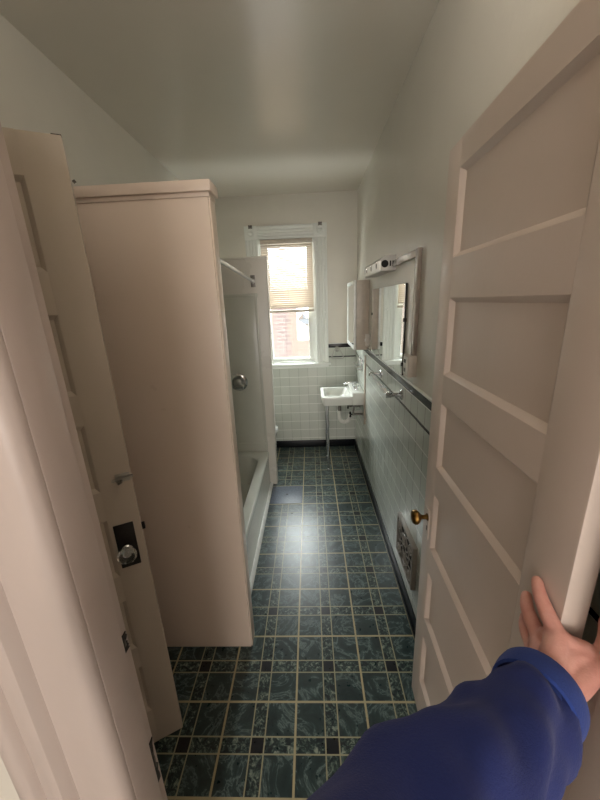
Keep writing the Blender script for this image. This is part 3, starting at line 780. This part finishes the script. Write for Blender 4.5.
chain(mb, [(.470, -.672, 1.160), (.500, -.655, 1.174), (.520, -.660, 1.172)], [.019, .016, .0145], 12)     # web of the thumb
base = Vector(pn['_w']); bmesh.ops.translate(mb.bm, verts=mb.bm.verts[:], vec=-base)
tmp = mb.build('body', M['skin'])
md = tmp.modifiers.new('r', 'REMESH'); md.mode = 'VOXEL'; md.voxel_size = .0026; md.use_smooth_shade = True
sm = tmp.modifiers.new('s', 'SMOOTH'); sm.factor = .5; sm.iterations = 5
dg = bpy.context.evaluated_depsgraph_get(); me = bpy.data.meshes.new_from_object(tmp.evaluated_get(dg))
tmp.modifiers.clear(); old = tmp.data; tmp.data = me; bpy.data.meshes.remove(old)
for p_ in me.polygons: p_.use_smooth = True
if not me.materials: me.materials.append(M['skin'])
tmp.parent = pn
# thumbnail and index nail
# sleeve
def sleeve_loops(pts, rad, n=40, seed=1, amp=.004):
    rnd = random.Random(seed); P = [Vector(p) for p in pts]; Q = []; R_ = []
    sub = 10
    for i in range(len(P)-1):
        p0, p1, p2, p3 = P[max(i-1, 0)], P[i], P[i+1], P[min(i+2, len(P)-1)]
        for k in range(sub):
            s = k/sub
            Q.append(.5*((2*p1)+(p2-p0)*s+(2*p0-5*p1+4*p2-p3)*s*s+(3*p1-p0-3*p2+p3)*s**3)); R_.append(rad[i]*(1-s)+rad[i+1]*s)
    Q.append(P[-1]); R_.append(rad[-1])
    loops = []; prev = None
    for i, p in enumerate(Q):
        d = (Q[min(i+1, len(Q)-1)]-Q[max(i-1, 0)]).normalized()
        x = d.cross(Vector((0, 0, 1))).normalized() if prev is None else (prev-d*prev.dot(d)).normalized()
        prev = x; y = d.cross(x); row = []
        for k in range(n):
            a = k*2*PI/n
            fold = amp*(.55*math.sin(i*.42+2.6*math.sin(a+.6)+1.7*math.cos(2*a))+.45*math.sin(i*.9+2*a)*math.sin(a*2+1)+.4*math.sin(3*a+i*.15))
            r0 = R_[i]+fold
            row.append(p+x*math.cos(a)*r0+y*math.sin(a)*r0)
        loops.append(row)
    return loops
SLEEVE_AMP = .0065
SL = [(-.06, -1.13, 1.38), (.07, -.985, 1.285), (.190, -.858, 1.215), (.290, -.792, 1.186), (.375, -.735, 1.163), (.428, -.693, 1.149)]
SR = [.082, .078, .070, .064, .056, .051]
lp = sleeve_loops(SL, SR, amp=SLEEVE_AMP*1.25)
sl = build(MB().loft(lp, True, False), 'sleeve', M['fabric'], pn)
d_ = (Vector(SL[-1])-Vector(SL[-2])).normalized(); e0 = Vector(SL[-1])
x_ = d_.cross(Vector((0, 0, 1))).normalized(); y_ = d_.cross(x_)
def ring(t, r): return [e0+d_*t+x_*math.cos(k*2*PI/40)*r+y_*math.sin(k*2*PI/40)*r for k in range(40)]
build(MB().loft([ring(-.022, .052), ring(-.020, .0555), ring(-.002, .0575), ring(.014, .0570), ring(.021, .0545), ring(.020, .050), ring(.0, .047), ring(-.022, .046)], False, False), 'cuff', M['cuff'], sl)

# ------------------------------------------------------------------ light
wd = bpy.data.worlds.new('sky'); bpy.context.scene.world = wd; wd.use_nodes = True
bg = wd.node_tree.nodes['Background']; bg.inputs[0].default_value = (.98, .99, 1.0, 1); bg.inputs[1].default_value = 44.0
def area(name, loc, rot, sx, sy, power, col, portal=False):
    ld = bpy.data.lights.new(name, 'AREA'); ld.shape = 'RECTANGLE'; ld.size = sx; ld.size_y = sy; ld.energy = power; ld.color = col
    if portal: ld.cycles.is_portal = True
    o = bpy.data.objects.new(name, ld); C.objects.link(o); o.location = loc; o.rotation_euler = rot; return o
area('window_portal', ((WX0+WX1)/2, BW+.125, (WZ0+WZ1)/2), (-PI/2, 0, 0), WX1-WX0, WZ1-WZ0, 1, (1, 1, 1), True)
area('over_door_fill', (.24, FW+.07, 2.45), (math.radians(140), 0, 0), .5, .10, 6.5, (1.0, .93, .85))  # added fill out of view above the doorway, lifts upper walls and ceiling
area('hall_overhead_fill', (.15, -3.2, 2.72), (0, 0, 0), .9, .9, 14, (1.0, .90, .82))  # invented overhead fill in the unseen hall, no fixture known there
area('hall_end_fill', (.15, -5.9, 1.45), (PI/2, 0, 0), 2.2, 2.2, 160, (1.0, .935, .875))  # invented main fill at the hall's far end, no window stands there

# ------------------------------------------------------------------ camera
f_, p_, r_l, y_w = 332.639, .2854, -.0430, -.0392
cpos = Vector((.1152, -1.0447, 1.7133))
cy_, sy_ = math.cos(y_w), math.sin(y_w)
fwd = Vector((sy_*math.cos(p_), cy_*math.cos(p_), -math.sin(p_))); right = Vector((cy_, -sy_, 0)); up = right.cross(fwd)
c_, s_ = math.cos(r_l), math.sin(r_l)
r2 = c_*right+s_*up; u2 = -s_*right+c_*up
cam = bpy.data.cameras.new('camera'); co_ = bpy.data.objects.new('camera', cam); C.objects.link(co_)
co_.matrix_world = frame(cpos, r2, u2, -fwd)
cam.sensor_fit = 'VERTICAL'; cam.sensor_height = 24; cam.lens = f_/800*24; cam.clip_start = .02
bpy.context.scene.camera = co_
vs = bpy.context.scene.view_settings
vs.view_transform = 'Standard'; vs.look = 'None'; vs.exposure = -.10; vs.gamma = 1.05
for o in bpy.data.objects:
    if '_w' in o: del o['_w']
